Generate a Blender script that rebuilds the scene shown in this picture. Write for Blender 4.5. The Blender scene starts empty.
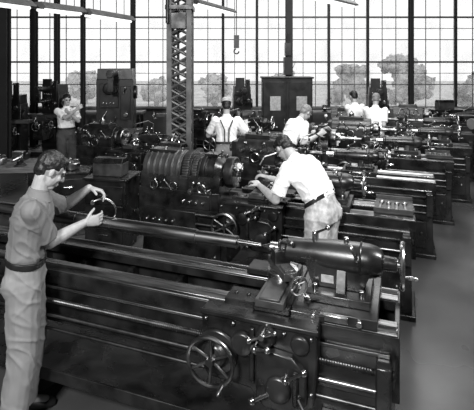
import bpy, bmesh, math, random
from mathutils import Vector, Matrix, noise
random.seed(4)
V=Vector
sc=bpy.context.scene
try:
    sc.view_settings.view_transform='Standard'
except Exception: pass

# ---------------- materials ----------------
def mat(name,g,rough=.5,metal=0,var=.15,scale=8,bump=0,spec=.5,g2=None,stretch=None,rv=0):
    m=bpy.data.materials.new(name); m.use_nodes=True
    nt=m.node_tree; b=nt.nodes['Principled BSDF']
    tc=nt.nodes.new('ShaderNodeTexCoord'); mp=nt.nodes.new('ShaderNodeMapping')
    nt.links.new(tc.outputs['Object'],mp.inputs[0])
    if stretch: mp.inputs['Scale'].default_value=stretch
    n=nt.nodes.new('ShaderNodeTexNoise'); n.inputs['Scale'].default_value=scale; n.inputs['Detail'].default_value=6
    nt.links.new(mp.outputs[0],n.inputs['Vector'])
    r=nt.nodes.new('ShaderNodeValToRGB')
    lo=g*(1-var); hi=g2 if g2 is not None else g*(1+var)
    r.color_ramp.elements[0].position=.35; r.color_ramp.elements[1].position=.65
    r.color_ramp.elements[0].color=(lo,lo,lo,1); r.color_ramp.elements[1].color=(hi,hi,hi,1)
    nt.links.new(n.outputs['Fac'],r.inputs[0]); nt.links.new(r.outputs[0],b.inputs['Base Color'])
    b.inputs['Roughness'].default_value=rough; b.inputs['Metallic'].default_value=metal
    b.inputs['Specular IOR Level'].default_value=spec
    if rv:
        n2=nt.nodes.new('ShaderNodeTexNoise'); n2.inputs['Scale'].default_value=scale*.6; n2.inputs['Detail'].default_value=4
        nt.links.new(mp.outputs[0],n2.inputs['Vector']); mr=nt.nodes.new('ShaderNodeMapRange')
        mr.inputs['From Min'].default_value=.3; mr.inputs['From Max'].default_value=.7; mr.inputs['To Min'].default_value=max(.08,rough-rv); mr.inputs['To Max'].default_value=rough+rv
        nt.links.new(n2.outputs['Fac'],mr.inputs['Value']); nt.links.new(mr.outputs[0],b.inputs['Roughness'])
    if bump:
        bp=nt.nodes.new('ShaderNodeBump'); bp.inputs['Strength'].default_value=bump; bp.inputs['Distance'].default_value=.02
        nt.links.new(n.outputs['Fac'],bp.inputs['Height']); nt.links.new(bp.outputs[0],b.inputs['Normal'])
    return m
M_PAINT=mat('dark_machine_paint',.011,.30,0,.7,7,.15,.55,rv=.13)
M_PAINT2=mat('grey_machine_paint',.04,.36,0,.4,8,.15,rv=.1)
M_STEEL=mat('ground_steel',.55,.24,1,.35,14,rv=.08)
M_WAY=mat('oiled_way_steel',.24,.32,1,.6,5,stretch=(.6,9,9),rv=.1)
M_STEELD=mat('oily_steel',.22,.32,1,.5,10)
M_SCREW=mat('oily_threaded_steel',.09,.4,1,.5,10)
M_BLACK=mat('black_iron',.007,.38,0,.4,10,rv=.1)
M_FLOOR=mat('concrete_floor',.05,.28,0,.5,.9,.03,.5,rv=.1)
M_WALL=mat('plaster_wall',.10,.8,0,.2,3)
M_FRAME=mat('window_steel_paint',.10,.6,0,.2,5)
M_COL=mat('column_paint',.008,.6,0,.2,5)
M_MAST=mat('mast_grey_paint',.10,.5,0,.3,6)
M_CEIL=mat('ceiling_paint',.16,.9,0,.1,2)
M_SKIN=mat('skin',.40,.5,0,.08,30)
M_SKINF=mat('skin_tanned',.34,.45,0,.08,30)
M_HAIR=mat('dark_hair',.01,.45,0,.5,60,.4)
M_HAIRG=mat('light_hair',.2,.6,0,.3,60,.4)
M_SHIRT=mat('white_cotton',.86,.85,0,.04,6,.1)
M_SHIRTG=mat('grey_cotton_shirt',.15,.85,0,.08,6,.12)
M_TRO=mat('grey_twill_trousers',.20,.85,0,.08,6,.12)
M_TROL=mat('mottled_denim',.42,.85,0,.28,22,.15)
M_TROD=mat('dark_trousers',.05,.85,0,.15,6,.1)
M_LEATH=mat('black_leather',.012,.4,0,.3,20)
M_EYE=mat('eye_dark',.03,.2)
M_WOOD=mat('oiled_wood',.10,.55,0,.4,3,.1,stretch=(1,8,8))
M_PLATE=mat('metal_nameplate',.5,.35,.6,.2,30)
M_FOL=mat('foliage',.2,.9,0,.6,4,.8,g2=.6)
M_BARK=mat('bark',.1,.9,0,.4,6,.5)
M_GRASS=mat('grass_ground',.4,.9,0,.3,.8)
M_CONC=mat('sill_concrete',.14,.8,0,.25,4)
def glassmat():
    m=bpy.data.materials.new('dusty_window_glass'); m.use_nodes=True; nt=m.node_tree
    nt.nodes.clear(); o=nt.nodes.new('ShaderNodeOutputMaterial')
    t=nt.nodes.new('ShaderNodeBsdfTransparent'); t.inputs[0].default_value=(.97,.97,.97,1)
    d=nt.nodes.new('ShaderNodeBsdfTranslucent'); d.inputs[0].default_value=(.9,.9,.9,1)
    mx=nt.nodes.new('ShaderNodeMixShader'); tc=nt.nodes.new('ShaderNodeTexCoord')
    n=nt.nodes.new('ShaderNodeTexNoise'); n.inputs['Scale'].default_value=1.3; n.inputs['Detail'].default_value=5
    mr=nt.nodes.new('ShaderNodeMapRange'); mr.inputs['From Min'].default_value=.3; mr.inputs['From Max'].default_value=.7
    mr.inputs['To Min'].default_value=.05; mr.inputs['To Max'].default_value=.38
    nt.links.new(tc.outputs['Object'],n.inputs['Vector']); nt.links.new(n.outputs['Fac'],mr.inputs['Value'])
    nt.links.new(mr.outputs[0],mx.inputs[0]); nt.links.new(t.outputs[0],mx.inputs[1]); nt.links.new(d.outputs[0],mx.inputs[2])
    nt.links.new(mx.outputs[0],o.inputs[0]); return m
M_GLASS=glassmat()
def emis(name,s):
    m=bpy.data.materials.new(name); m.use_nodes=True; b=m.node_tree.nodes['Principled BSDF']
    b.inputs['Base Color'].default_value=(.9,.9,.9,1); b.inputs['Emission Color'].default_value=(1,1,1,1); b.inputs['Emission Strength'].default_value=s
    return m
M_TUBE=emis('fluorescent_tube',1.4)

# ---------------- mesh builder ----------------
def basis(ax):
    ax=V(ax).normalized(); r=V((0,0,1)) if abs(ax.z)<.9 else V((1,0,0))
    x=ax.cross(r).normalized(); y=ax.cross(x).normalized(); return x,y
class MB:
    def __init__(s): s.v=[];s.f=[];s.m=[]
    def add(s,vs,fs,mi=0):
        o=len(s.v); s.v+= [tuple(p) for p in vs]; s.f+=[[i+o for i in f] for f in fs]; s.m+=[mi]*len(fs); return s
    def box(s,c,d,mi=0,top=(1,1),R=None):
        vs=[]
        for z in(-.5,.5):
            k=top if z>0 else (1,1)
            for x,y in((-.5,-.5),(.5,-.5),(.5,.5),(-.5,.5)):
                p=V((x*d[0]*k[0],y*d[1]*k[1],z*d[2]))
                if R: p=R@p
                vs.append(p+V(c))
        return s.add(vs,[(0,3,2,1),(4,5,6,7),(0,1,5,4),(1,2,6,5),(2,3,7,6),(3,0,4,7)],mi)
    def b2(s,a,b,mi=0,top=(1,1)):
        return s.box([(a[i]+b[i])/2 for i in range(3)],[abs(b[i]-a[i]) for i in range(3)],mi,top)
    def loft(s,rings,mi=0,caps=True):
        n=len(rings[0]); vs=[p for r in rings for p in r]; fs=[]
        for i in range(len(rings)-1):
            for j in range(n):
                k=(j+1)%n; fs.append((i*n+j,i*n+k,(i+1)*n+k,(i+1)*n+j))
        if caps: fs.append(tuple(range(n-1,-1,-1))); fs.append(tuple((len(rings)-1)*n+j for j in range(n)))
        return s.add(vs,fs,mi)
    def rev(s,p,ax,prof,mi=0,n=24):
        ax=V(ax).normalized(); x,y=basis(ax); p=V(p)
        return s.loft([[p+ax*d+(x*math.cos(2*math.pi*j/n)+y*math.sin(2*math.pi*j/n))*r for j in range(n)] for d,r in prof],mi)
    def cyl(s,p,q,r,r2=None,mi=0,n=16):
        p=V(p);q=V(q); return s.rev(p,q-p,[(0,r),((q-p).length,r if r2 is None else r2)],mi,n)
    def sph(s,c,r,mi=0,n=14,m=9,R=None):
        c=V(c); r=r if hasattr(r,'__len__') else (r,r,r); rings=[]
        for i in range(m+1):
            a=-math.pi/2+math.pi*i/m; a=max(-1.5,min(1.5,a)); ring=[]
            for j in range(n):
                b=2*math.pi*j/n; p=V((r[0]*math.cos(a)*math.cos(b),r[1]*math.cos(a)*math.sin(b),r[2]*math.sin(a)))
                if R: p=R@p
                ring.append(c+p)
            rings.append(ring)
        return s.loft(rings,mi)
    def torus(s,c,ax,R,r,mi=0,n=32,m=8,a0=0,a1=2*math.pi):
        c=V(c); ax=V(ax).normalized(); x,y=basis(ax); full=abs(a1-a0-2*math.pi)<1e-4; rings=[]
        N=n if full else n+1
        for i in range(N):
            a=a0+(a1-a0)*i/n; d=x*math.cos(a)+y*math.sin(a)
            rings.append([c+d*(R+r*math.cos(2*math.pi*j/m))+ax*r*math.sin(2*math.pi*j/m) for j in range(m)])
        if full:
            vs=[p for q in rings for p in q]; fs=[]
            for i in range(n):
                for j in range(m):
                    k=(j+1)%m; i2=(i+1)%n; fs.append((i*m+j,i*m+k,i2*m+k,i2*m+j))
            return s.add(vs,fs,mi)
        return s.loft(rings,mi)
    def gear(s,p,ax,R,w,teeth=28,mi=0):
        ax=V(ax).normalized(); x,y=basis(ax); p=V(p); rings=[]; n=teeth*4
        for d in(0,w): rings.append([p+ax*d+(x*math.cos(2*math.pi*j/n)+y*math.sin(2*math.pi*j/n))*(R if j%4<2 else R*.93) for j in range(n)])
        return s.loft(rings,mi)
    def prism(s,prof,x0,x1,mi=0):
        return s.loft([[V((x,a,b)) for a,b in prof] for x in(x0,x1)],mi)
    def yprism(s,prof,y0,y1,mi=0):
        return s.loft([[V((a,y,b)) for a,b in prof] for y in(y0,y1)],mi)
    def wheel(s,c,ax,R,r=.012,sp=4,handle=True,mi=0,mh=0,dish=.02):
        c=V(c);ax=V(ax).normalized(); x,y=basis(ax)
        s.torus(c+ax*dish,ax,R,r,mi); s.cyl(c-ax*.03,c+ax*.035,R*.2,R*.17,mi)
        for k in range(sp):
            a=2*math.pi*k/sp+.5; d=x*math.cos(a)+y*math.sin(a); s.cyl(c,c+d*R+ax*dish,r*.8,r*.6,mi,8)
        if handle:
            d=x*math.cos(2.2)+y*math.sin(2.2); q=c+d*R+ax*dish
            s.rev(q,ax,[(0,.006),(.02,.008),(.05,.013),(.08,.011),(.09,.004)],mh,10)
        return s
    def lever(s,p,q,r=.007,k=.016,mi=0):
        s.cyl(p,q,r*1.3,r,mi,8); s.sph(q,k,mi,10,6); s.sph(p,r*2.2,mi,10,6); return s
    def mesh(s,name,mats):
        me=bpy.data.meshes.new(name); me.from_pydata(s.v,[],s.f)
        for m in mats: me.materials.append(m)
        me.polygons.foreach_set('material_index',s.m)
        bm=bmesh.new(); bm.from_mesh(me); bmesh.ops.recalc_face_normals(bm,faces=bm.faces); bm.to_mesh(me); bm.free()
        return me
    def obj(s,name,mats,parent=None,bevel=.004,label=None,cat=None,kind=None,smooth=True):
        if not isinstance(mats,(list,tuple)): mats=[mats]
        me=s.mesh(name,mats)
        if smooth:
            me.polygons.foreach_set('use_smooth',[True]*len(me.polygons)); me.set_sharp_from_angle(angle=math.radians(35))
        o=bpy.data.objects.new(name,me); sc.collection.objects.link(o)
        if parent: o.parent=parent
        if bevel:
            b=o.modifiers.new('b','BEVEL'); b.width=bevel; b.segments=2; b.limit_method='ANGLE'; b.angle_limit=math.radians(50)
        tag(o,label,cat,kind); return o
def tag(o,label=None,cat=None,kind=None,group=None):
    if label:o['label']=label
    if cat:o['category']=cat
    if kind:o['kind']=kind
    if group:o['group']=group
def empty(name,loc,rz=0,label=None,cat=None,kind=None,group=None):
    e=bpy.data.objects.new(name,None); e.location=loc; e.rotation_euler=(0,0,rz); e.empty_display_size=.1
    sc.collection.objects.link(e); tag(e,label,cat,kind,group); return e

# ---------------- camera ----------------
F=455.0; H=2.4; HY=62
cam=bpy.data.cameras.new('camera'); co=bpy.data.objects.new('camera',cam); sc.collection.objects.link(co); sc.camera=co
co.location=(0,0,H); co.rotation_euler=(math.pi/2,0,0); cam.sensor_width=36; cam.lens=F/474*36; cam.shift_y=-(205-HY)/474; cam.clip_end=200
def PX(u,v,Y): return V(((u-237)*Y/F,Y,H-(v-HY)*Y/F))

# ---------------- room ----------------
WY=15.0; XL=-9.0; XR=9.0; ZC=6.0
MB().b2((XL-.2,-3,-.1),(XR+.2,WY+.2,0)).obj('floor',M_FLOOR,bevel=0,kind='structure')
MB().b2((XL-.2,-3,ZC),(XR+.2,WY+.2,ZC+.15)).obj('ceiling',M_CEIL,bevel=0,kind='structure')
MB().b2((XL-.2,-3,0),(XL,WY+.2,ZC)).obj('wall_left',M_WALL,bevel=0,kind='structure')
MB().b2((XR,-3,0),(XR+.2,WY+.2,ZC)).obj('wall_right',M_WALL,bevel=0,kind='structure')
MB().b2((XL-.2,-3.2,0),(XR+.2,-3,ZC)).obj('wall_front',M_WALL,bevel=0,kind='structure')
SZ=.92; RZ=.74; NR=6; TOPZ=SZ+RZ*NR
w=MB().b2((XL,WY,0),(XR,WY+.2,SZ-.06)); w.b2((XL,WY,TOPZ),(XR,WY+.2,ZC)); w.obj('wall_back',M_WALL,bevel=0,kind='structure')
MB().b2((XL,WY-.12,SZ-.06),(XR,WY+.2,SZ)).obj('trim_1',M_CONC,kind='structure')
us=[-38,-14,32,83,133,178,223,257,290,329,368,411,456,507]
xs=[(u-237)*WY/F for u in us]
for i in range(len(xs)-1):
    a,b=xs[i]+.03,xs[i+1]-.03
    e=empty('window_%d'%(i+1),((a+b)/2,WY+.05,SZ),kind='structure')
    hw=(b-a)/2; m=MB(); nc=3
    for k in range(nc+1):
        x=-hw+2*hw*k/nc
        m.box((x,0,RZ*NR/2),(.026 if k in(0,nc) else .020,.025,RZ*NR))
    for k in range(NR+1):
        t=.06 if k in(2,4) else .028
        m.box((0,-.004,RZ*k+(.0 if k<NR else -.02)),(2*hw,.028,t))
        if k in(1,3,5): m.box((0,-.002,RZ*(k+.5)),(2*hw,.025,.018))
    m.obj('frame',M_FRAME,e,bevel=0)
    MB().box((0,.004,RZ*NR/2),(2*hw-.02,.006,RZ*NR-.02)).obj('pane',M_GLASS,e,bevel=0)
for i,x in enumerate(xs):
    t=.038 if i not in(3,5,7) else .028
    MB().b2((x-t,WY-.02,SZ),(x+t,WY+.1,TOPZ)).obj('trim_%d'%(i+2),M_COL,kind='structure')
def column(u,Y,wd,lab):
    x=(u-237)*Y/F; m=MB()
    m.b2((x-wd/2,Y-.1,0),(x+wd/2,Y-.085,ZC)); m.b2((x-wd/2,Y+.085,0),(x+wd/2,Y+.1,ZC)); m.b2((x-.02,Y-.085,0),(x+.02,Y+.085,ZC))
    m.b2((x-wd/2-.08,Y-.18,0),(x+wd/2+.08,Y+.18,.03))
    for k in range(8): 
        for s in(-1,1): m.cyl((x+s*wd*.3,Y-.115,.5+k*.7),(x+s*wd*.3,Y-.1,.5+k*.7),.018,n=8)
    m.obj('column',M_COL,label=lab,cat='column')
column(289,14.5,.22,'dark riveted steel building column before tall windows')
column(34,13,.16,'slim dark steel column beside the windows')
column(57,13.5,.12,'slim dark steel column beside the windows')
column(133,14.4,.13,'dark steel column before the window wall')
column(5,10,.18,'dark steel column at the side of the shop')
column(83,13.6,.1,'slim dark steel column beside the windows')
column(411,14.6,.12,'dark steel column before the window wall')
m=MB(); x=(288-237)*14.2/F
m.b2((x-.13,14.05,2.0),(x+.13,14.4,2.55)); m.b2((x-.09,14.1,2.6),(x+.09,14.4,3.0)); m.cyl((x,14.2,2.5),(x,14.2,3.3),.04)
e=empty('switch_box',(0,0,0),label='dark electrical switch box fixed to steel column',cat='switch box')
m.obj('box',M_BLACK,e); MB().lever((x+.14,14.2,2.2),(x+.22,14.1,2.4)).obj('handle',M_STEELD,e,bevel=0)

# outside
MB().b2((-40,WY+.3,-.2),(40,60,-.1)).obj('ground',M_GRASS,bevel=0,label='pale grass ground outside the windows',cat='ground')
def tree(x,y,h,r,seed):
    rd=random.Random(seed); e=empty('tree',(x,y,-.1),label='leafy tree standing outside the windows',cat='tree',group='trees outside')
    MB().rev((0,0,0),(0,0,1),[(0,.16),(h*.4,.11),(h*.8,.05)],n=10).obj('trunk',M_BARK,e,bevel=0)
    m=MB()
    for k in range(22):
        a=rd.random()*6.28; q=rd.random()*r*.75; c=V((math.cos(a)*q,math.sin(a)*q,h*.25+rd.random()*h*.6)); m.sph(c,(r*.27,r*.27,r*.22),n=20,m=14)
    o=m.obj('foliage',M_FOL,e,bevel=0)
    for v in o.data.vertices:
        v.co+=V(noise.noise_vector(v.co*6+V((seed,0,0))))*.22*r
for i,(x,y,h,r) in enumerate([(5.4,21,2.5,1.2),(8.3,22,3.0,1.4),(11.2,21,2.7,1.3),(14.2,22,3.1,1.4),(2.4,24,2.2,1.1),(-1.2,25,1.9,1.0),(-9,27,2.0,1.2),(-4.6,26,1.8,1.0)]): tree(x,y,h,r,i*3.1)

# ---------------- lathe ----------------
TH=math.radians(20); AX=V((math.cos(TH),-math.sin(TH),0)); BX=V((math.sin(TH),math.cos(TH),0)); A0=V((-1.03,3.41,0))
def lpos(t,off): return A0+AX*t+BX*off
def lathe(t0,off,L,hs,cx,tx,label,bw=.5,az=1.2,bz=.92,cr=.17,style='box',fine=True,paint=None,extras=(),seed=0,tk=1.0):
    P=paint or M_PAINT
    e=empty('lathe',lpos(t0,off),-TH,label=label,cat='lathe',group='engine lathes in the row')
    h=bw/2
    m=MB()
    m.prism([(-h,.56),(-h+.07,.56),(-h+.07,.66),(-h+.045,.7),(-h+.045,.82),(-h+.14,.86),(-h+.14,bz),(-h-.01,bz),(-h-.01,.85),(-h,.82)],0,L)
    m.prism([(h,.56),(h-.07,.56),(h-.07,.66),(h-.045,.7),(h-.045,.82),(h-.14,.86),(h-.14,bz),(h+.01,bz),(h+.01,.85),(h,.82)],0,L)
    k=.15
    while k<L: m.b2((k,-h+.04,.6),(k+.04,h-.04,.83)); k+=.42
    m.b2((L-.03,-h,.56),(L,h,.9)); m.b2((.05,-h+.03,.69),(L-.03,h-.03,.71))
    for s in(-1,1):
        y=s*(h-.045)
        m.b2((hs,s*h+s*.008,bz),(L-.01,s*(h-.135),bz+.01),1)
        m.prism([(y-.028,bz+.01),(y+.028,bz+.01),(y,bz+.03)],hs,L-.01,1)
    if fine: m.b2((hs,-h-.018,.80),(L-.05,-h+.004,.82),1)
    m.obj('bed',[P,M_WAY],e)
    for a,b in((0.02,hs+.1),(L-.5,L-.03)):
        m=MB(); m.b2((a,-h-.02,0),(b,h+.02,.56),0,(.96,.88)); m.b2((a-.03,-h-.05,0),(b+.03,h+.05,.05))
        m.b2((a+.08,-h-.03,.12),(b-.08,-h+.01,.44)); m.cyl((b-.14,-h-.05,.3),(b-.14,-h,.3),.015,mi=1)
        m.obj('pedestal',[P,M_STEELD],e,.008)
    m=MB()
    m.b2((hs+.1,-h-.10,.22),(L-.5,h+.1,.235)); m.b2((hs+.1,-h-.11,.22),(L-.5,-h-.095,.3)); m.b2((hs+.1,h+.1,.22),(L-.5,h+.115,.3))
    m.obj('chip_tray',[P],e)
    # headstock
    m=MB(); m.b2((0,-h-.03,bz-.3),(hs,h+.03,bz+.06))
    if style=='drum':
        m.prism([(-h+.0,bz+.05),(-h-.005,az-.08),(-h+.02,az-.03),(h-.02,az-.03),(h+.005,az-.08),(h,bz+.05)],0,hs)
        R=.2; pr=[(.0,R*.7),(.015,R*.95),(.05,R)]
        x=.07
        while x<hs*.48:
            pr+=[(x,R),(x+.006,R*1.05),(x+.024,R*1.05),(x+.03,R)]; x+=.075
        pr+=[(hs*.51,R),(hs*.515,R*.75),(hs*.66,R*.75)]
        m.rev((0,0,az),(1,0,0),pr,2,44)
        m.gear((hs*.54,0,az),(1,0,0),R*1.08,.07,44,2); m.gear((hs*.65,0,az),(1,0,0),R*.86,.05,34,2)
        m.rev((hs*.74,0,az),(1,0,0),[(0,R*.9),(.02,R*.97),(.06,R*.97),(.065,R*.82),(.10,R*.82),(.105,R*.92),(hs*.18,R*.92),(hs*.22,R*.75),(hs*.26,R*.6)],0,40)
        for a in(.5,.62,.73): m.prism([(-h-.005,bz+.1),(-h-.005,az-.02),(-.12,az+.16),(.12,az+.16),(h,az-.02),(h,bz+.1)],hs*a-.012,hs*a+.012)
        m.b2((hs*.05,-.09,az+.17),(hs*.4,.09,az+.215)); m.b2((hs*.76,-.07,az+.16),(hs*.92,.07,az+.20))
        m.cyl((hs*.05,.17,az+.13),(hs*.95,.17,az+.13),.03,mi=1); m.gear((hs*.55,.17,az+.13),(1,0,0),.08,.06,18,2)
        for a in(.035,.22,.44,.83,.95): m.cyl((hs*a,0,az+.16),(hs*a,0,az+.235),.014,mi=1,n=10)
        for a in(.2,.45,.8): m.cyl((hs*a,-h-.035,az-.15),(hs*a,-h+.02,az-.15),.035); m.torus((hs*a,-h-.035,az-.15),(0,1,0),.045,.006,mi=1)
        m.b2((hs*.25,-h-.02,bz+.0),(hs*.42,-h+.0,bz+.07),1); m.b2((hs*.55,-h-.05,bz-.12),(hs*.9,-h,bz+.03))
        for a in(.58,.66,.74,.82): m.cyl((hs*a,-h-.05,bz-.05),(hs*a,-h-.08,bz-.05),.016,mi=1,n=10)
    else:
        pr=[(-(h-.01)*math.cos(a),az+.19*math.sin(a)) for a in [math.pi*j/12 for j in range(0,13)]]
        pr=[(-h+.01,bz)]+pr+[(h-.01,bz)]
        m.prism(pr,.02,hs-.02)
        m.b2((-.06,-h+.03,bz-.2),(.02,h-.03,az+.12)); m.rev((hs-.02,0,az),(1,0,0),[(0,.12),(.03,.11),(.03,.07)],1)
        m.cyl((-.14,0,az),(-.05,0,az),.06,mi=1); m.b2((hs*.2,-.1,az+.16),(hs*.8,.1,az+.22)); m.cyl((hs*.5,-h-.01,az-.08),(hs*.5,-h+.05,az-.08),.07)
        m.b2((hs*.15,-h-.012,az-.17),(hs*.35,-h+.05,az-.08),1); m.torus((hs*.5,-h-.01,az-.08),(0,1,0),.06,.006,mi=1)
        for a in(.25,.75): m.cyl((hs*a,0,az+.2),(hs*a,0,az+.25),.018,mi=1,n=10)
    hd=m.obj('headstock',[P,M_STEEL,M_PAINT2],e,.006)
    for i,x in enumerate((.18,.42,.66,.85)):
        q=(-1)**i; z=az+.02 if style!='drum' else bz+.06
        MB().lever((hs*x,-h-.03,z),(hs*x+.06*q,-h-.08,z+.11)).cyl((hs*x,-h+.01,z),(hs*x,-h-.04,z),.03).obj('lever',M_STEEL,hd,0)
    m=MB(); m.b2((.1,-h-.1,.58),(hs*.75,-h-.02,bz-.14)); 
    for i in range(5): m.cyl((.15+i*.08,-h-.1,.66),(.15+i*.08,-h-.13,.66),.013,mi=1)
    m.obj('feed_gearbox',[P,M_STEEL],hd,.006)
    m=MB(); m.b2((.05,h+.06,.5),(.45,h+.34,.54)); m.rev((.06,h+.2,.68),(1,0,0),[(0,.05),(.02,.12),(.32,.12),(.34,.06),(.38,.05)]); m.obj('motor',M_PAINT2,e,.004)
    # chuck
    m=MB(); m.rev((hs,0,az),(1,0,0),[(0,cr*.6),(.02,cr*.62),(.021,cr*.97),(.035,cr),(.11,cr),(.12,cr*.94),(.121,cr*.35),(.1,.04)],0,36)
    c=m.obj('chuck',M_STEELD,e)
    for k in range(3):
        a=2*math.pi*k/3+.4; d=V((0,math.cos(a),math.sin(a))); R=Matrix.Rotation(a,3,'X'); m=MB()
        m.box(V((hs+.135,0,az))+d*(cr*.6),(.035,cr*.6,.04),R=R); m.box(V((hs+.16,0,az))+d*(cr*.42),(.03,cr*.25,.035),R=R)
        m.obj('jaw',M_STEEL,c,.003)
    # tailstock : long tapered barrel on a compact casting
    m=MB(); m.b2((tx-.24*tk,-h-.01,bz+.012),(tx+.2*tk,h+.01,bz+.07)); m.b2((tx-.19*tk,-.17*tk,bz+.07),(tx+.16*tk,.17*tk,bz+.12))
    m.yprism([(tx-.16*tk,bz+.12),(tx-.20*tk,az-.04),(tx-.20*tk,az),(tx+.16*tk,az),(tx+.16*tk,az-.04),(tx+.11*tk,bz+.12)],-.08*tk,.08*tk)
    m.prism([(-.13*tk,bz+.11),(-.07*tk,az-.02),(.07*tk,az-.02),(.13*tk,bz+.11)],tx-.03,tx+.03)
    m.rev((tx-.36*tk,0,az),(1,0,0),[(0,.042*tk),(.006,.056*tk),(.035*tk,.058*tk),(.04*tk,.066*tk),(.12*tk,.072*tk),(.2*tk,.081*tk),(.28*tk,.089*tk),(.42*tk,.093*tk),(.5*tk,.092*tk),(.54*tk,.084*tk),(.57*tk,.07*tk),(.58*tk,.045),(.65*tk,.038)],0,36)
    m.torus((tx+.10*tk,0,az),(1,0,0),.092*tk,.007)
    m.b2((tx-.1,-h-.02,bz+.02),(tx+.06,-h,bz+.06),1); m.cyl((tx+.02,0,az+.06),(tx+.02,0,az+.125),.016,mi=1)
    m.cyl((tx-.17,0,az+.06),(tx-.17,0,az+.10*tk+.03),.02,mi=1)
    for a in(-.15,.12): m.cyl((tx+a,-.12,bz+.06),(tx+a,-.12,bz+.15),.018,mi=1,n=6)
    m.cyl((tx+.12,-h-.03,bz+.04),(tx+.12,-h+.02,bz+.04),.02,mi=1); m.cyl((tx-.13,-h-.03,bz+.04),(tx-.13,-h+.02,bz+.04),.016,mi=1)
    ts=m.obj('tailstock',[M_PAINT,M_STEEL],e,.006)
    m=MB(); m.rev((tx-.52,0,az),(1,0,0),[(0,.002),(.06,.024),(.061,.034),(.26,.034)],0,20); m.obj('quill',M_STEEL,ts,0)
    MB().wheel((tx+.3*tk,0,az),(1,0,0),.125,.014,4).obj('handwheel',M_STEEL,ts,0)
    MB().lever((tx-.17,0,az+.10*tk+.02),(tx-.08,-.08,az+.09*tk+.1)).obj('clamp_lever',M_STEEL,ts,0)
    MB().lever((tx+.09,-.088*tk,az+.03),(tx+.07,-.2,az+.14)).obj('clamp_lever',M_STEEL,ts,0)
    MB().b2((tx-.12,-.083*tk,az-.13),(tx-.045,-.075*tk,az-.085)).obj('nameplate',M_PLATE,ts,.001)
    # carriage
    m=MB()
    m.b2((cx-.3,-h-.03,bz+.018),(cx+.3,-h+.13,bz+.055)); m.b2((cx-.3,h-.13,bz+.018),(cx+.3,h+.03,bz+.055))
    m.b2((cx-.11,-h-.06,bz+.03),(cx+.11,h+.03,bz+.075))
    for sx in(-.25,-.17,.17,.25): m.cyl((cx+sx,-h+.05,bz+.05),(cx+sx,-h+.05,bz+.068),.014,n=6)
    cg=m.obj('carriage',[M_PAINT],e,.006)
    m=MB(); m.b2((cx-.085,-h-.1,bz+.075),(cx+.085,h*.7,bz+.12)); m.b2((cx-.06,-h-.1,bz+.12),(cx+.06,h*.6,bz+.135))
    m.rev((cx,-.03,bz+.12),(0,0,1),[(0,.1),(.045,.1),(.05,.08)],1)
    R=Matrix.Rotation(math.radians(35),3,'Z'); m.box((cx,-.06,bz+.19),(.09,.3,.05),0,R=R); m.box((cx+.05,-.14,bz+.2),(.06,.1,.06),0,R=R)
    q=V((cx,-.06,bz+.195))+R@V((0,-.15,0)); m.cyl(q,q+R@V((0,-.1,0)),.013,mi=1)
    m.obj('cross_slide',[M_PAINT2,M_STEEL],cg,.005)
    m=MB(); c=V((cx-.02,-.03,bz+.25)); m.box(c,(.1,.1,.085),R=R); m.cyl(c,c+V((0,0,.09)),.014); m.lever(c+V((0,0,.08)),c+V((.09,-.07,.11)))
    for a in(-.03,0,.03): m.cyl(c+V((a,-.03,.04)),c+V((a,-.03,.06)),.007,n=6)
    m.box(c+V((-.05,.06,0)),(.02,.15,.02)); m.obj('tool_post',M_STEELD,cg,.003)
    q2=q+R@V((0,-.1,0)); MB().wheel(q2,R@V((0,-1,0)),.05,.007,2,True).obj('crank',M_STEEL,cg,0)
    # apron
    m=MB(); yb=-h-.14
    m.yprism([(cx-.40,bz+.03),(cx-.40,.62),(cx-.36,.56),(cx-.1,.55),(cx-.04,.48),(cx+.2,.47),(cx+.26,.53),(cx+.28,.75),(cx+.28,bz+.03)],-h-.02,yb)
    m.yprism([(cx-.05,.82),(cx-.05,.54),(cx,.5),(cx+.18,.5),(cx+.23,.56),(cx+.23,.72),(cx+.15,.8)],yb,yb-.05)
    m.rev((cx-.30,yb,.72),(0,-1,0),[(0,.13),(.02,.125),(.03,.08),(.07,.06),(.075,.03)],0,28)
    m.rev((cx-.14,yb,.80),(0,-1,0),[(0,.07),(.03,.065),(.04,.03)],0,20); m.rev((cx+.0,yb,.875),(0,-1,0),[(0,.06),(.05,.05),(.06,.03)],0,20)
    m.rev((cx+.19,yb,.86),(0,-1,0),[(0,.055),(.03,.05),(.035,.02)],0,20); m.rev((cx+.08,yb-.05,.62),(0,-1,0),[(0,.075),(.02,.07),(.03,.04)],0,22)
    m.b2((cx-.41,yb-.012,bz-.0),(cx+.29,yb+.01,bz+.03)); m.b2((cx-.10,yb-.02,.60),(cx-.07,yb,.9)); m.b2((cx+.16,yb-.075,.56),(cx+.19,yb-.05,.74))
    for a,b in((-.37,.9),(-.2,.9),(.1,.9),(.25,.9),(.25,.6),(-.08,.6),(-.37,.62),(.02,.78),(.14,.78)): m.cyl((cx+a,yb-.018,b),(cx+a,yb,b),.013,mi=1,n=8)
    ap=m.obj('apron',[P,M_STEELD],cg,.008)
    MB().wheel((cx-.30,yb-.09,.72),(0,-1,0),.135,.012,6).obj('handwheel',M_STEELD,ap,0)
    c=V((cx,yb-.1,bz+.0)); MB().cyl(c+V((0,.1,0)),c-V((0,.02,0)),.016).lever(c,c+V((-.07,-.015,-.03)),.008,.018).lever(c,c+V((.075,-.01,.035)),.008,.012).obj('crank',M_STEEL,ap,0)
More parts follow.
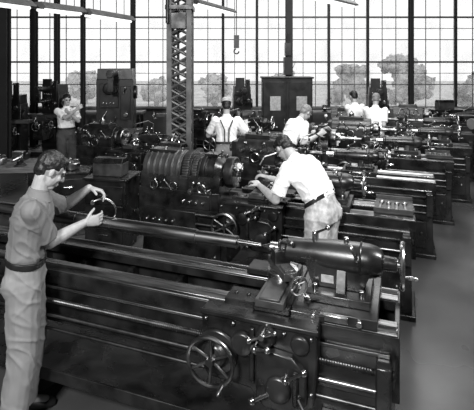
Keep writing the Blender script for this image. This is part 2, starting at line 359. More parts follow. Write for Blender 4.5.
    for a,b,kk in(((.12,-.06,.68),(.23,-.11,.78),1),((-.06,-.04,.8),(.03,-.1,.85),1),((.05,-.05,.6),(-.05,-.12,.57),1),((.18,-.05,.6),(.24,-.1,.55),0)):
        MB().lever((cx+a[0],yb+a[1],a[2]),(cx+b[0],yb+b[1],b[2]),.009,.02).cyl((cx+a[0],yb,a[2]),(cx+a[0],yb+a[1],a[2]),.025).obj('lever',M_STEEL,ap,0)
    # screws
    x0=hs*.7; n=int((L-x0-.1)/(.007 if fine else .03)); pr=[]
    for i in range(n):
        x=(L-x0-.1)*i/n; pr.append((x,.018 if i%2 else .015))
    MB().rev((x0,-h-.07,.75),(1,0,0),pr,0,10).obj('lead_screw',M_SCREW,e,0)
    MB().cyl((x0,-h-.07,.65),(L-.1,-h-.07,.65),.013).obj('feed_rod',M_STEELD,e,0)
    MB().cyl((x0,-h-.09,.57),(L-.1,-h-.09,.57),.011).obj('control_rod',M_SCREW,e,0)
    MB().b2((L-.12,-h-.11,.53),(L-.04,-h+.0,.8)).cyl((L-.04,-h-.07,.75),(L-.02,-h-.07,.75),.026).obj('bearing_bracket',P,e,.01)
    rd=random.Random(seed)
    if 'rest' in extras:
        x=tx-.70; m=MB(); m.b2((x-.04,-h,bz+.02),(x+.04,h,bz+.07)); m.torus((x,0,az),(1,0,0),.14,.022,n=32); m.b2((x-.025,-.14,bz+.06),(x+.025,-.09,az-.05)); m.b2((x-.025,.09,bz+.06),(x+.025,.14,az-.05))
        for k in range(3):
            a=math.pi/2+k*2.094; d=V((0,math.cos(a),math.sin(a))); m.cyl(V((x,0,az))+d*.05,V((x,0,az))+d*.2,.014,mi=1,n=10)
        m.obj('steady_rest',[P,M_STEEL],e,.004)
    if 'pipe' in extras:
        m=MB(); a=V((cx+.18,h+.02,bz+.04)); pts=[a,a+V((0,0,.38)),a+V((-.06,-.08,.44)),a+V((-.2,-.2,.40)),a+V((-.24,-.22,.32))]
        for i in range(4): m.cyl(pts[i],pts[i+1],.010,n=8); m.sph(pts[i+1],.011,n=8,m=6)
        m.obj('coolant_pipe',M_STEELD,cg,0)
    if 'tray' in extras:
        x=L-.36; m=MB(); m.b2((x-.02,-h+.02,bz+.035),(x+.34,h+.06,bz+.05)); m.b2((x-.02,-h+.02,bz+.05),(x+.34,-h+.035,bz+.085)); m.b2((x-.02,h+.045,bz+.05),(x+.34,h+.06,bz+.085))
        m.obj('tool_tray',M_PAINT2,e,.002)
        for k in range(4):
            px=x+.04+k*.075; w=empty('wrench',lpos(t0,off)+AX*px+V((0,0,bz+.052)),-TH+rd.uniform(-.08,.08),label='steel wrench lying in the lathe tool tray',cat='wrench',group='wrenches in tool trays')
            Lw=rd.uniform(.14,.24); MB().box((0,0,.008),(.018,Lw,.01)).torus((0,Lw/2,.009),(0,0,1),.02,.008,n=14).torus((0,-Lw/2,.009),(0,0,1),.016,.007,n=14,a0=.7,a1=5.6).obj('shaft',M_STEELD,w,0)
    if 'work' in extras:
        a=lpos(t0,off)+AX*(hs+.06)+V((0,0,az)); Lw=tx-.52-hs-.06
        w=empty('workpiece',a,-TH,label='turned steel workpiece mounted between lathe centres',cat='metal workpiece')
        r=rd.uniform(.03,.05); MB().rev((0,0,0),(1,0,0),[(0,r),(Lw*.3,r),(Lw*.301,r*.75),(Lw*.55,r*.75),(Lw*.551,r*1.3),(Lw*.6,r*1.3),(Lw*.601,r*.6),(Lw,r*.6)],0,24).obj('bar',M_STEELD,w,0)
    if 'can' in extras:
        w=empty('oil_can',lpos(t0,off)+AX*(hs*.5)+V((0,0,az+.221)),rd.uniform(0,3),label='small oil can with long spout on lathe headstock',cat='oil can',group='oil cans on headstocks')
        MB().rev((0,0,0),(0,0,1),[(0,.045),(.01,.05),(.05,.047),(.08,.02),(.1,.012)],0,18).obj('body',M_STEEL,w,0)
        MB().cyl((0,0,.095),(.09,0,.21),.007,.002,n=8).obj('spout',M_STEEL,w,0)
    return e
lathe(-2.5,0,4.62,.85,3.92,4.29,'large dark engine lathe with long shaft between centres',bw=.52,cr=.2,tk=1.08)
lathe(-.70,1.9,2.95,.98,1.43,2.15,'dark engine lathe with big ribbed geared headstock',bw=.42,az=1.17,style='drum',cr=.17,extras=('tray','pipe'),seed=1)
lathe(-.1,3.4,2.62,.6,.95,1.72,'dark engine lathe with round tailstock handwheel',bw=.4,az=1.15,cr=.14,extras=('work','rest','pipe','can'),seed=2)
lathe(.25,4.75,2.6,.75,1.35,1.95,'dark engine lathe further down the row',bw=.4,az=1.15,cr=.14,fine=False,style='drum',extras=('work','tray','pipe'),seed=3)
lathe(.85,6.0,2.4,.75,1.3,1.9,'dark engine lathe with rounded headstock in the row',bw=.4,az=1.15,cr=.14,fine=False,extras=('work','rest','can'),seed=4)
lathe(.6,7.6,2.9,.8,1.5,2.3,'dark engine lathe near two standing workmen',bw=.4,az=1.15,cr=.14,fine=False,extras=('rest','work','pipe'),seed=5)
lathe(1.9,8.9,2.2,.7,1.2,1.75,'grey engine lathe close to the window wall',bw=.4,az=1.15,cr=.14,fine=False,paint=M_PAINT2,extras=('tray',),seed=6)
lathe(-2.5,6.2,2.3,.7,1.2,1.8,'dark engine lathe near the lattice crane mast',bw=.4,az=1.15,cr=.14,fine=False,extras=('work','pipe'),seed=7)
lathe(-3.1,3.75,1.85,.7,1.05,1.45,'short dark engine lathe beside tall milling machine',bw=.4,az=1.12,cr=.14,fine=False,extras=('pipe','can'),seed=8)
e=empty('steel_shaft',lpos(-1.5,0)+V((0,0,1.2)),-TH,label='long polished steel shaft mounted between lathe centres',cat='metal shaft')
MB().rev((0,0,0),(1,0,0),[(0,.05),(1.3,.05),(1.302,.046),(2.3,.046),(2.302,.04),(2.6,.04),(2.605,.02),(2.765,.012)],0,28).obj('shaft',M_WAY,e,0)

# ---------------- people ----------------
def bake(mb,name,mats,parent,voxel,it=3,amp=0,sc_=8,seed=0,fold=False):
    me=mb.mesh(name,[]); o=bpy.data.objects.new('tmp',me); sc.collection.objects.link(o)
    r=o.modifiers.new('r','REMESH'); r.mode='VOXEL'; r.voxel_size=voxel
    if it: s=o.modifiers.new('s','SMOOTH'); s.factor=.5; s.iterations=it
    dg=bpy.context.evaluated_depsgraph_get(); dg.update()
    nm=bpy.data.meshes.new_from_object(o.evaluated_get(dg)); nm.name=name
    bpy.data.objects.remove(o); bpy.data.meshes.remove(me)
    nm.materials.clear(); nm.materials.append(mats)
    if amp:
        nn=[v.normal.copy() for v in nm.vertices]
        for v,n in zip(nm.vertices,nn):
            c=v.co+V(noise.noise_vector(v.co*5))*.04
            if fold:
                p=V((c.x*.7,c.y*.7,c.z*1.2+(c.x+c.y)*.8))*sc_+V((seed,seed*2,0))
                q=noise.noise(p); q2=noise.noise(V((c.x,c.y,c.z*.35))*sc_*1.5+V((seed,9,3)))
                v.co+=n*amp*(1.8*max(0,1-4.5*abs(q))**1.5-.5+.9*max(0,1-5*abs(q2)))
            else:
                v.co+=n*amp*noise.noise(c*sc_)
    nm.polygons.foreach_set('use_smooth',[True]*len(nm.polygons))
    ob=bpy.data.objects.new(name,nm); sc.collection.objects.link(ob); ob.parent=parent; return ob
def seg(m,p,q,r1,r2,c1=True,c2=True,n=14):
    p=V(p);q=V(q); m.cyl(p,q,r1,r2,0,n)
    if c1:m.sph(p,r1,0,n,8)
    if c2:m.sph(q,r2,0,n,8)
def ik(S,T,l1,l2,hint):
    d=T-S; D=d.length; 
    if D>(l1+l2)*.998: T=S+d.normalized()*(l1+l2)*.998; d=T-S; D=d.length
    a=(l1*l1-l2*l2+D*D)/(2*D); hh=math.sqrt(max(0,l1*l1-a*a)); dn=d.normalized()
    hv=V(hint); hv=hv-dn*hv.dot(dn); hv.normalize(); return S+dn*a+hv*hh, T
def hand(m,W,d,n,s,k,curl=(.35,.5,.4),tc=.3):
    d=d.normalized(); n=(n-d*n.dot(d)).normalized(); sd=d.cross(n).normalized()
    if sd.dot(s)<0: sd=-sd
    rings=[]
    for t,wd,th in((-.01,.026,.02),(.02,.03,.018),(.06,.04,.015),(.088,.041,.013),(.1,.036,.01)):
        c=W+d*t*k; rings.append([c+sd*(wd*k*math.cos(a))+n*(th*k*math.sin(a)) for a in [2*math.pi*j/14 for j in range(14)]])
    m.loft(rings)
    for i,(o,L) in enumerate(((.031,.07),(.0105,.08),(-.0105,.074),(-.031,.056))):
        p=W+d*.09*k+sd*o*k; a=0; fan=(sd*o*1.6)
        for j,(fr,ra,rb) in enumerate(((.45,.0095,.0085),(.3,.0085,.0078),(.27,.0078,.0065))):
            a+=curl[j]*(1+.12*i); dd=((d+fan).normalized()*math.cos(a)+n*math.sin(a)); q=p+dd*L*fr*k
            seg(m,p,q,ra*k,rb*k,n=10); p=q
    p=W+d*.025*k+sd*.024*k; dd=(d*.6+sd*.75+n*.25).normalized(); q=p+dd*.042*k; seg(m,p,q,.0135*k,.0105*k,n=10)
    dd=(dd+d*.5*tc+n*tc-sd*.3).normalized(); seg(m,q,q+dd*.035*k,.0105*k,.0085*k,n=10)
def person(label,loc,head,s=1.0,lean=5,hand_l=None,hand_r=None,hl=(0,0,-1),hr=(0,0,-1),hpitch=10,hyaw=0,twist=0,
           feet=((.0,.12),(.0,-.12)),shirt=M_SHIRT,tro=M_TRO,hair='dark',vox=.009,skin=M_SKIN,susp=False,palm_l=None,palm_r=None,hip=.93,dirs=(None,None),sleeve=.8,curl=(.35,.5,.4),g=1.0):
    loc=V((loc[0],loc[1],0)); e=empty('person',loc,label=label,cat='person')
    a=math.radians(head); Fd=V((math.cos(a),math.sin(a),0)); Lf=V((-math.sin(a),math.cos(a),0)); U=V((0,0,1))
    def up(deg):
        r=math.radians(deg); return (U*math.cos(r)+Fd*math.sin(r)), (Fd*math.cos(r)-U*math.sin(r))
    P=V((0,0,hip*s)); u0,f0=up(lean*.35); u1,f1=up(lean*.85); u2,f2=up(lean*1.2)
    tw=math.radians(twist); L2=Lf*math.cos(tw)-Fd*math.sin(tw); L2.normalize(); f2=(L2.cross(u2)).normalized()
    Wp=P+u0*.15*s; C=Wp+u1*.18*s; Sh=C+u2*.12*s; N=C+u2*.19*s
    def R(c,l,f,w,d,off=0,n=24):
        pts=[]
        for j in range(n):
            t=2*math.pi*j/n; ct,st=math.cos(t),math.sin(t); pw=.88
            pts.append(c+l*((w*s*g+off)*math.copysign(abs(ct)**pw,ct))+f*((d*s*g+off)*math.copysign(abs(st)**pw,st)))
        return pts
    def torso(off):
        return [R(P-u0*.10*s,Lf,f0,.12,.09,off),R(P-u0*.02*s,Lf,f0,.16,.108,off),R(P+u0*.07*s,Lf,f0,.15,.098,off),R(Wp,Lf,f1,.138,.092,off),
          R(C-u1*.06*s,L2,f1,.152,.102,off),R(C+u2*.03*s,L2,f2,.168,.110,off),R(C+u2*.09*s,L2,f2,.164,.100,off),R(C+u2*.14*s,L2,f2,.125,.076,off),R(C+u2*.17*s,L2,f2,.07,.058,off)]
    SL=Sh+L2*.172*s*g; SR=Sh-L2*.172*s*g
    out={}
    for nm,S0,sg,ht,hint,pm,dr in(('l',SL,1,hand_l,hl,palm_l,dirs[0]),('r',SR,-1,hand_r,hr,palm_r,dirs[1])):
        T=(V(ht)-loc) if ht is not None else S0+V((0,0,-.52*s))+Fd*.08+L2*sg*.06
        E,T=ik(S0,T,.29*s,.265*s,hint); 
        d=(V(dr) if dr else (T-E)).normalized()
        n=V(pm) if pm else (-L2*sg*.8-U*.4); side=Fd if not pm else (U+Fd*.3)
        out[nm]=(S0,E,T,d,n,side,sg)
    legs=[]
    for (fx,fy),sg in zip(feet,(1,-1)):
        hj=P+Lf*.085*s*sg*g-U*.03*s; ft=Fd*fx+Lf*fy+U*.085*s; K,An=ik(hj,ft,.418*s,.402*s,Fd); legs.append((hj,K,An,sg))
    hp=math.radians(lean*.6+hpitch); hy=a+math.radians(hyaw); Fh=V((math.cos(hy),math.sin(hy),0))
    hu=U*math.cos(hp)+Fh*math.sin(hp); hf=Fh*math.cos(hp)-U*math.sin(hp); hlft=hu.cross(hf).normalized()
    Hc=N+(u2+hu).normalized()*.075*s+hu*.075*s
    def hp_(x,y,z): return Hc+(hf*x+hlft*y+hu*z)*s
    HR=Matrix((hf,hlft,hu)).transposed()
    m=MB(); m.loft(torso(0)); 
    seg(m,N-u2*.06*s,Hc-hu*.06*s-hf*.02*s,.056*s,.047*s)
    for x,y,z,rx,ry,rz in((-.014,0,.03,.092,.073,.084),(.03,0,-.03,.058,.054,.073),(.056,0,-.086,.027,.028,.022),(.03,0,-.066,.043,.046,.034),(.074,0,.03,.014,.045,.01),
        (.086,0,-.055,.010,.022,.0055),(.083,0,-.067,.010,.019,.006),(0,.074,-.006,.016,.008,.028),(0,-.074,-.006,.016,.008,.028),(.064,.033,-.02,.02,.017,.02),(.064,-.033,-.02,.02,.017,.02)):
        m.sph(hp_(x,y,z),(rx*s,ry*s,rz*s),R=HR)
    seg(m,hp_(.083,0,.018),hp_(.102,0,-.022),.008*s,.0115*s,n=10); m.sph(hp_(.09,0,-.026),(.015*s,.016*s,.009*s),R=HR)
    for nm in'lr':
        S0,E,T,d,n,sd,sg=out[nm]
        seg(m,S0,E,.052*s,.041*s); mid=E.lerp(T,.35); seg(m,E,mid,.040*s,.041*s); seg(m,mid,T,.041*s,.026*s); hand(m,T,d,n,sd,s,curl)
    for hj,K,An,sg in legs:
        seg(m,hj,K,.085*s,.056*s); md=K.lerp(An,.35)-Fd*.01; seg(m,K,md,.054*s,.056*s); seg(m,md,An,.056*s,.038*s); seg(m,An-U*.03,An-U*.045+Fd*.13*s,.035*s,.028*s)
    bake(m,'body',skin,e,vox*.62,2 if vox<.008 else 3)
    for y in(.03,-.03):
        MB().sph(hp_(.0815,y,.010),(.0105*s,.014*s,.007*s),R=HR).obj('eye',M_EYE,e,0)
        MB().sph(hp_(.0845,y,.028),(.007*s,.02*s,.0045*s),R=HR).obj('eyebrow',M_HAIR if hair!='light' else M_HAIRG,e,0)
    m=MB()
    m.sph(hp_(-.020,0,.038),(.094*s,.0775*s,.083*s),R=HR); m.sph(hp_(-.052,0,-.014),(.051*s,.062*s,.055*s),R=HR)
    if hair in('dark','light'):
        m.sph(hp_(.034,.012,.083),(.044*s,.048*s,.026*s),R=HR)
        bake(m,'hair',M_HAIR if hair=='dark' else M_HAIRG,e,vox*.6,2,.0045,34)
    else:
        bake(m,'hair',M_HAIR,e,vox*.7,2,.002,28)
        m=MB(); n=24
        def hr_(z,rx,ry,ox): return [hp_(ox+rx*math.cos(2*math.pi*j/n),ry*math.sin(2*math.pi*j/n),z) for j in range(n)]
        m.loft([hr_(.06,.099,.084,-.02),hr_(.078,.101,.087,-.022),hr_(.105,.094,.082,-.026),hr_(.127,.065,.06,-.03),hr_(.131,.02,.02,-.03)])
        br=[]
        for z in(.058,.064): br.append([hp_(.055+.068*math.cos(2*math.pi*j/n),.064*math.sin(2*math.pi*j/n),z) for j in range(n)])
        m.loft(br); m.obj('cap',M_TROL,e,0)
    # shirt
    m=MB(); T1=torso(.013); m.loft([R(P+u0*.085*s,Lf,f0,.146,.094,.010)]+T1[3:]); m.loft([R(P+u0*.11*s,Lf,f0,.146,.096,.006),R(P+u0*.14*s,Lf,f0,.153,.105,.010),R(Wp+u0*.05*s,Lf,f1,.145,.1,.010)])
    m.cyl(N-u2*.05*s,N+u2*.005*s,.07*s,.06*s)
    for nm in'lr':
        S0,E,T,d,n,sd,sg=out[nm]; q=S0.lerp(E,sleeve)
        seg(m,S0,q,.064*s,.067*s,True,False)
    bake(m,'shirt',shirt,e,vox,1,.005,9,s*3,True)
    m=MB(); m.loft([R(N-u2*.035*s,L2,f2,.072,.072),R(N+u2*.025*s,L2,f2,.057,.06)]); m.loft([R(N-u2*.045*s+f2*.02,L2,f2,.082,.078),R(N+u2*.012*s,L2,f2,.061,.064)])
    m.obj('collar',shirt,e,.004)
    # trousers
    m=MB(); T0=torso(.014); m.loft([T0[0],T0[1],T0[2],R(P+u0*.105*s,Lf,f1,.146,.096,.010)])
    for hj,K,An,sg in legs:
        seg(m,hj,K,.103*s*g,.088*s*g); seg(m,K,An-U*.01,.088*s*g,.082*s*g,True,False); m.sph(hj-Fd*.03*s+U*.01,(.096*s*g,.096*s*g,.105*s))
    bake(m,'trousers',tro,e,vox,2,.0042,7,s*7,True)
    m=MB(); m.loft([R(P+u0*.09*s,Lf,f1,.150,.100,.021),R(P+u0*.125*s,Lf,f1,.148,.098,.021)]); m.obj('belt',M_LEATH,e,.003)
    if susp:
        for sg in(1,-1):
            pts=[P+u0*.1*s-f1*.14*s+Lf*.03*s*sg,C-u1*.02*s-f1*.145*s+L2*.035*s*sg,C+u2*.09*s-f2*.132*s+L2*.085*s*sg,C+u2*.155*s-f2*.02*s+L2*.1*s*sg]
            m=MB(); m.loft([[p-L2*.011,p+L2*.011,p+L2*.011-f1*.008,p-L2*.011-f1*.008] for p in pts]); m.obj('suspender',M_TROD,e,0)
    for hj,K,An,sg in legs:
        m=MB(); b=V((An.x,An.y,0))
        sect=[(-.09,.03,.05),(-.07,.038,.085),(0,.04,.095),(.06,.043,.07),(.12,.048,.052),(.17,.042,.045),(.195,.02,.03)]
        m.loft([[b+Fd*x*s+Lf*(w*s*math.cos(t))+U*(.0+max(0,hh*s*(.5+.5*math.sin(t)))) for t in [2*math.pi*j/16 for j in range(16)]] for x,w,hh in sect])
        m.obj('shoe',M_LEATH,e,0)
    return e,out,loc

# near man
e1,o1,l1=person('person in grey short-sleeved shirt measuring shaft with calipers',(-1.41,3.03),16,1.06,lean=10,hand_l=PX(89,188,3.42),hand_r=PX(84,223,3.27),hl=(0,.6,-.5),hr=(-.5,-.6,-1),hpitch=30,hyaw=12,
   shirt=M_SHIRTG,tro=M_TRO,vox=.0072,palm_l=(0,-.3,-1),palm_r=(0,.9,.1),feet=((-.03,.12),(-.06,-.12)),sleeve=.84,curl=(.5,.6,.5),skin=M_SKINF,dirs=((1,.05,-.25),(1,.45,.1)))
e=empty('caliper',lpos(.03,-.02)+V((0,0,1.2)),label='curved steel outside caliper held around shaft',cat='caliper')
m=MB(); nn=V((.35,-.93,0)); R_=.105
m.torus((0,0,.078),nn,R_,.0065,n=30,a0=1.85,a1=5.35); hx,hy=basis(nn)
pv=V((0,0,.078))+(hx*math.cos(5.35)+hy*math.sin(5.35))*R_; m.cyl(pv-nn.normalized()*.014,pv+nn.normalized()*.014,.015); m.obj('legs',M_STEEL,e,0)
# bending man in front of lathe B
person('person in white shirt and mottled trousers bending over lathe',(.80,4.26),142,1.08,lean=42,hand_l=PX(260,186,4.5),hand_r=PX(270,178,4.75),hl=(0,-.6,-1),hr=(0,.2,-1),hpitch=34,hyaw=-20,
   tro=M_TROL,hair='dark',vox=.009,feet=((-.06,.13),(-.02,-.1)),palm_l=(0,0,-1),palm_r=(0,0,-1),g=1.1)
# centre man
person('person in white shirt and suspenders working, seen from behind',(-.17,7.4),92,1.05,lean=8,hand_l=PX(214,135,7.8),hand_r=PX(246,124,7.75),hl=(-.6,0,-1),hr=(.6,0,-1),hpitch=18,
   tro=M_TRO,hair='cap',vox=.011,susp=True,palm_l=(0,1,0),palm_r=(0,1,0))
# bent man 4
person('person in white shirt leaning over machine',(.80,7.25),28,1.06,lean=34,hand_l=PX(322,130,7.5),hand_r=PX(318,135,7.1),hpitch=24,tro=M_TROD,hair='light',vox=.011,hl=(0,0,-1),hr=(0,-.5,-1))
# right pair
person('person in white shirt standing at lathe beside another workman',(2.50,9.55),110,1.05,lean=7,hand_l=PX(352,118,10),hand_r=PX(366,118,10),hpitch=15,tro=M_TROD,hair='dark',vox=.012)
person('person in white shirt working at lathe, back turned',(2.72,8.98),65,1.05,lean=14,hand_l=PX(380,128,9.3),hand_r=PX(386,128,9.1),hpitch=20,tro=M_TROL,hair='light',vox=.012)
# far left man
person('person in white shirt and dark trousers with forearms raised',(-3.45,9.2),-55,1.03,lean=2,hand_l=PX(70,114,8.9),hand_r=PX(76,110,8.9),hl=(.6,-.3,-1),hr=(-1,0,-1),hpitch=14,
   tro=M_TROD,vox=.012,palm_l=(0,1,0),palm_r=(0,1,0))

# ---------------- other machines ----------------
def mill(x,y,rz,z,wd,label):
    e=empty('milling_machine',(x,y,0),rz,label=label,cat='milling machine')
    m=MB(); m.b2((-wd/2-.05,-.7,0),(wd/2+.05,.45,.12)); m.b2((-wd/2,-.1,.12),(wd/2,.4,z-.22),0,(.99,.98)); m.b2((-wd*.47,-.12,z-.22),(wd*.47,.38,z),0,(.98,.96))
    m.b2((-wd*.3,-.125,.3),(wd*.3,-.09,.7)); m.b2((-wd*.40,-.135,1.45),(wd*.1,-.08,1.95)); m.b2((wd*.16,-.125,1.2),(wd*.42,-.08,1.9)); m.rev((-wd*.15,-.13,z-.42),(0,-1,0),[(0,.13),(.03,.12),(.04,.08)])
    for k in range(6): m.b2((wd*.47,-.02,.8+k*.06),(wd*.505,.3,.83+k*.06))
    for k in range(4): m.cyl((-wd*.3+k*.07,-.135,1.55),(-wd*.3+k*.07,-.16,1.55),.018,mi=1)
    m.cyl((wd*.5,.1,z-.5),(wd*.5+.05,.1,z-.5),.14); m.cyl((wd*.3,-.1,1.3),(wd*.3,-.18,1.3),.05,mi=1)
    for a,b in((-.3,1.2),(0,1.15),(.25,1.75)): m.lever((wd*a,-.13,b),(wd*a+.04,-.24,b+.12),mi=1)
    m.obj('column',[M_BLACK,M_STEEL],e,.015)
    m=MB(); m.cyl((0,-.7,z-.1),(0,.3,z-.1),.07); m.b2((-.06,-.65,z-.45),(.06,-.57,z-.02)); m.obj('overarm',M_PAINT,e,.008)
    m=MB(); m.cyl((0,-.6,z-.42),(0,-.1,z-.42),.02,mi=0); m.cyl((0,-.2,z-.42),(0,-.1,z-.42),.07); m.cyl((0,-.42,z-.42),(0,-.39,z-.42),.07,n=30); m.obj('arbor',M_STEELD,e,0)
    m=MB(); m.b2((-.16,-.65,.65),(.16,-.1,.9),0,(1,1)); m.b2((-.14,-.6,.4),(.14,-.2,.65),0,(1.1,1.2)); k=m.obj('knee',M_PAINT,e,.01)
    MB().wheel((.2,-.4,.78),(1,0,0),.09,.01,3).obj('handwheel',M_STEEL,k,0); MB().wheel((0,-.7,.75),(0,-1,0),.1,.01,3).obj('handwheel',M_STEEL,k,0)
    m=MB(); m.b2((-.6,-.55,.98),(.6,-.28,1.05)); m.b2((-.2,-.58,.9),(.2,-.25,.98)); 
    for q in(-.08,0,.08): m.b2((-.6,-.42+q-.01,1.05),(.6,-.42+q+.01,1.055),1)
    t=m.obj('table',[M_PAINT2,M_STEELD],e,.004)
    for s in(-1,1): MB().wheel((s*.68,-.42,1.0),(1,0,0),.09,.01,3).obj('handwheel',M_STEEL,t,0)
    return e
mill(-2.55,9.55,.1,2.26,.76,'tall dark milling machine with heavy column')
mill(-4.95,12.2,-.2,1.8,.5,'dark milling machine beside the windows')
mill(-1.6,12.4,.2,1.8,.5,'dark milling machine before the window wall')
mill(-5.45,11.0,.1,1.6,.5,'dark milling machine beside slim columns')
mill(3.9,12.6,-.2,1.7,.5,'dark milling machine before the window wall')
mill(.15,13.1,.1,1.7,.5,'dark milling machine by the steel column')
# electric cabinet
e=empty('electrical_cabinet',(1.15,10.6,0),label='large dark electrical control cabinet with pale plates',cat='electrical cabinet')
m=MB(); m.b2((-.57,-.25,.08),(.57,.25,2.02)); m.b2((-.5,-.2,0),(.5,.2,.08)); m.b2((-.6,-.27,2.02),(.6,.27,2.06)); m.obj('body',M_BLACK,e,.01)
for s in(-1,1):
    d=MB().b2((s*.29-.26,-.275,.15),(s*.29+.26,-.25,1.95)).obj('door',M_BLACK,e,.006)
    MB().b2((s*.3-.1,-.285,1.3),(s*.3+.14,-.275,1.62)).obj('plate',M_PLATE,d,.002)
    MB().lever((s*.08,-.29,1.1),(s*.08,-.32,1.0)).obj('handle',M_STEEL,d,0)
# lattice crane mast
e=empty('jib_crane',(-1.06,8.5,0),label='tall lattice steel jib crane mast with hook',cat='crane')
m=MB(); a=.18
for x in(-a,a):
    for y in(-a,a): m.b2((x-.045,y-.03,0),(x+.045,y+.03,4.9))
z=.1
while z<4.7:
    for y in(-a,a):
        m.cyl((-a,y,z),(a,y,z+.2),.024,n=4); m.cyl((a,y,z),(-a,y,z+.2),.024,n=4)
    for x in(-a,a):
        m.cyl((x,-a,z),(x,a,z+.2),.024,n=4); m.cyl((x,a,z),(x,-a,z+.2),.024,n=4)
    z+=.2
m.b2((-.3,-.3,0),(.3,.3,.04)); m.b2((-a,-a,4.8),(a,a,4.95)); m.obj('mast',M_MAST,e,0)
m=MB(); m.b2((-.2,-.05,4.4),(2.2,.05,4.5)); m.b2((-.2,-.05,4.2),(2.2,.05,4.23)); m.cyl((.17,0,4.9),(2.0,0,4.5),.02)
for k in range(8): m.cyl((.2+k*.25,0,4.22),(.33+k*.25,0,4.4),.015,n=6)
m.obj('boom',M_PAINT,e,0)
m=MB(); m.cyl((1.05,0,2.85),(1.05,0,4.2),.008,n=6); m.b2((1.0,-.04,2.66),(1.1,.04,2.9)); m.torus((1.05,0,2.6),(0,1,0),.045,.012,a0=0,a1=4.6); m.obj('hook',M_BLACK,e,0)
m=MB(); m.b2((-.14,-.28,3.0),(.14,-.2,3.3)); m.obj('control_box',M_BLACK,e,.01)
m=MB(); m.b2((-.25,-.25,3.36),(.25,.25,3.44)); m.cyl((-.2,-.28,3.1),(-.2,-.28,3.6),.03); m.obj('collar_bracket',M_BLACK,e,.005)
# overhead lamps
def lamp(p,q,label):
    p=V(p);q=V(q); e=empty('fluorescent_lamp',p,label=label,cat='ceiling light',group='hanging fluorescent fixtures')
    d=q-p; L=d.length; d.normalize(); s=d.cross(V((0,0,1))).normalized(); m=MB()
    for_=[(-.14,0),(.14,0),(.14,.02),(.06,.09),(-.06,.09),(-.14,.02)]
    m.loft([[d*t+s*a+V((0,0,b)) for a,b in for_] for t in(0,L)]); 
    for t in(.15,.85):
        a=d*L*t+V((0,0,.08)); m.cyl(a,V((a.x,a.y,ZC-p.z)),.008,n=6)
    m.obj('housing',M_FRAME,e,.003)
    for a in(-.07,.07): MB().cyl(d*.06+s*a-V((0,0,.02)),d*(L-.06)+s*a-V((0,0,.02)),.02).obj('tube',M_TUBE,e,0)
lamp(PX(-10,2,5.6),PX(28,7,6.3),'hanging twin-tube fluorescent fixture')
lamp(PX(38,8,6.4),PX(80,13,7.2),'hanging twin-tube fluorescent fixture')
lamp(PX(86,14,7.3),PX(130,21,8.3),'hanging twin-tube fluorescent fixture')
lamp(PX(194,3,9.6),PX(232,13,11.2),'hanging twin-tube fluorescent fixture')
lamp(PX(318,-2,8),PX(352,6,9.3),'hanging twin-tube fluorescent fixture')
def cabinet(x,y,rz,w,d,h,label,mt=M_PAINT2):
    e=empty('tool_cabinet',(x,y,0),rz,label=label,cat='cabinet')
    m=MB(); m.b2((-w/2,-d/2,.08),(w/2,d/2,h)); m.b2((-w/2+.03,-d/2+.03,0),(w/2-.03,d/2-.03,.08)); m.b2((-w/2-.02,-d/2-.02,h),(w/2+.02,d/2+.02,h+.03)); m.obj('body',mt,e,.005)
    n=3
    for k in range(n):
        z0=.12+(h-.16)*k/n; z1=.12+(h-.16)*(k+1)/n-.02
        dr=MB().b2((-w/2+.03,-d/2-.015,z0),(w/2-.03,-d/2,z1)).obj('drawer',M_PAINT,e,.004)
        MB().cyl((-.06,-d/2-.035,(z0+z1)/2),(.06,-d/2-.035,(z0+z1)/2),.008).b2((-.06,-d/2-.035,(z0+z1)/2-.005),(-.05,-d/2-.01,(z0+z1)/2+.005)).b2((.05,-d/2-.035,(z0+z1)/2-.005),(.06,-d/2-.01,(z0+z1)/2+.005)).obj('handle',M_STEEL,dr,0)
    return e
cabinet(-1.62,5.95,-.2,.55,.45,.9,'dark steel tool cabinet with drawers beside lathe',M_PAINT)
cabinet(-2.35,6.45,.2,.5,.4,.85,'dark steel tool cabinet with drawers in the aisle',M_PAINT)
cabinet(-.95,6.75,-.3,.5,.4,.95,'dark steel tool cabinet with drawers near crane mast',M_PAINT)
cabinet(5.2,11.4,.1,.8,.5,1.2,'dark steel tool cabinet beyond the lathe row',M_PAINT)
def bench(x,y,rz,w,label):
    e=empty('workbench',(x,y,0),rz,label=label,cat='workbench')
    MB().b2((-w/2,-.35,.8),(w/2,.35,.87)).obj('top',M_WOOD,e,.005)
    for sx in(-1,1):
        for sy in(-1,1): MB().b2((sx*(w/2-.12)-.04,sy*.28-.04,0),(sx*(w/2-.12)+.04,sy*.28+.04,.8)).obj('leg',M_PAINT,e,.004)
    MB().b2((-w/2+.1,-.3,.2),(w/2-.1,.3,.23)).obj('shelf',M_WOOD,e,.004); return e
bench(-3.65,6.85,.1,1.5,'wooden workbench with dark legs in the aisle')
bench(5.0,14.2,0,2.4,'long wooden workbench under the windows')
bench(-4.2,14.2,0,2.6,'long wooden workbench under the windows')
bench(2.3,14.2,0,2.4,'long wooden workbench under the windows')
def vise(x,y,z,rz,label):
    e=empty('bench_vise',(x,y,z),rz,label=label,cat='vise')
    m=MB(); m.rev((0,0,0),(0,0,1),[(0,.09),(.02,.09),(.03,.05),(.08,.05)]); m.b2((-.06,-.06,.07),(.06,.16,.16)); m.b2((-.08,-.02,.15),(.08,.02,.22)); m.obj('body',M_PAINT,e)
    m=MB(); m.b2((-.08,-.09,.1),(.08,-.05,.22)); m.cyl((0,-.25,.12),(0,-.05,.12),.018); m.cyl((-.1,-.24,.12),(.1,-.24,.12),.008); m.obj('jaw',M_STEEL,e,.003)
vise(-3.2,6.72,.87,0,'steel bench vise on wooden workbench'); vise(4.4,14.0,.87,0,'steel bench vise under the windows'); vise(2.7,14.0,.87,0,'steel bench vise under the windows')
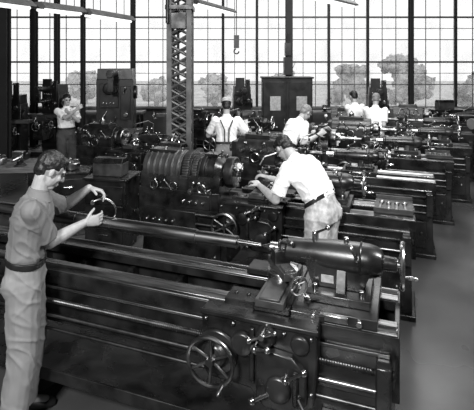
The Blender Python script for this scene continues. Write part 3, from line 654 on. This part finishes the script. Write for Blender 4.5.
def toolbox(x,y,z,rz,label):
    e=empty('toolbox',(x,y,z),rz,label=label,cat='toolbox')
    MB().b2((-.2,-.11,0),(.2,.11,.16)).obj('body',M_PAINT2,e,.006); MB().prism([(-.115,.162),(.115,.162),(.06,.22),(-.06,.22)],-.2,.2).obj('lid',M_PAINT,e,.004)
    MB().torus((0,0,.22),(0,1,0),.05,.007,a0=0,a1=math.pi).obj('handle',M_STEEL,e,0)
toolbox(-1.65,5.95,.932,-.2,'grey metal toolbox on tool cabinet'); toolbox(-3.9,6.85,.872,.1,'grey metal toolbox on workbench'); toolbox(-.95,6.75,.982,-.5,'grey metal toolbox on dark cabinet'); toolbox(5.2,11.4,1.232,.1,'grey metal toolbox on tall cabinet')
def spare(x,y,z,r,label):
    e=empty('spare_chuck',(x,y,z),0,label=label,cat='lathe chuck')
    MB().rev((0,0,0),(0,0,1),[(0,r*.6),(.02,r*.6),(.021,r),(.09,r),(.1,r*.93),(.1,r*.3),(.08,.02)],0,30).obj('body',M_STEELD,e,0)
    for k in range(3):
        a=k*2.094; MB().box((math.cos(a)*r*.6,math.sin(a)*r*.6,.12),(r*.6,.035,.045),R=Matrix.Rotation(a,3,'Z')).obj('jaw',M_STEEL,e,.003)
spare(-3.55,6.8,.87,.1,'spare lathe chuck lying on wooden workbench'); spare(-2.35,6.45,.88,.12,'spare lathe chuck lying on dark tool cabinet'); spare(5.2,14.1,.87,.11,'spare lathe chuck on bench under windows')
def drum(x,y,h,r,label):
    m=MB(); m.rev((x,y,0),(0,0,1),[(0,r),(h*.32,r),(h*.33,r*1.04),(h*.35,r*1.04),(h*.36,r),(h*.65,r),(h*.66,r*1.04),(h*.68,r*1.04),(h*.69,r),(h,r),(h,r*.93),(h-.02,r*.93)],0,28); m.obj('steel_drum',M_PAINT2,label=label,cat='drum',bevel=0)
drum(5.5,13.1,.85,.28,'grey steel drum by the windows'); drum(6.3,13.0,.85,.28,'grey steel drum by the windows')
def grinder(x,y,rz,label):
    e=empty('bench_grinder',(x,y,0),rz,label=label,cat='grinder')
    MB().rev((0,0,0),(0,0,1),[(0,.2),(.04,.2),(.08,.1),(.9,.08),(.92,.12),(.95,.12)]).obj('pedestal',M_PAINT,e,0)
    MB().rev((-.16,0,1.06),(1,0,0),[(0,.06),(.02,.11),(.3,.11),(.32,.06)]).obj('motor',M_PAINT2,e,0)
    for s in(-1,1): MB().cyl((s*.2,0,1.06),(s*.26,0,1.06),.12,n=30).obj('wheel',M_CONC,e,.004)
grinder(.0,8.3,.2,'pedestal grinder before the workman in suspenders'); grinder(5.3,9.9,.3,'pedestal grinder at the end of lathe row'); grinder(.25,11.4,.2,'pedestal grinder near the steel column')

# ---------------- lights ----------------
def area(loc,tgt,size,en,sy=None):
    l=bpy.data.lights.new('area_light','AREA'); l.size=size; l.energy=en
    if sy: l.shape='RECTANGLE'; l.size_y=sy
    o=bpy.data.objects.new('area_light',l); sc.collection.objects.link(o); o.location=loc; o.rotation_euler=(V(tgt)-V(loc)).to_track_quat('-Z','Y').to_euler()
area((-1.8,-1.8,4.6),(0.3,4.8,.9),.8,580)
area((3.5,1.5,5.2),(.5,5.5,.9),1.0,320)
area((1.5,7,5.7),(1.2,8,0),3,280)
area((3,11.5,5.7),(2,11.5,0),4,190)
w=bpy.data.worlds.new('World'); sc.world=w; w.use_nodes=True
w.node_tree.nodes['Background'].inputs[0].default_value=(1,1,1,1); w.node_tree.nodes['Background'].inputs[1].default_value=1.3
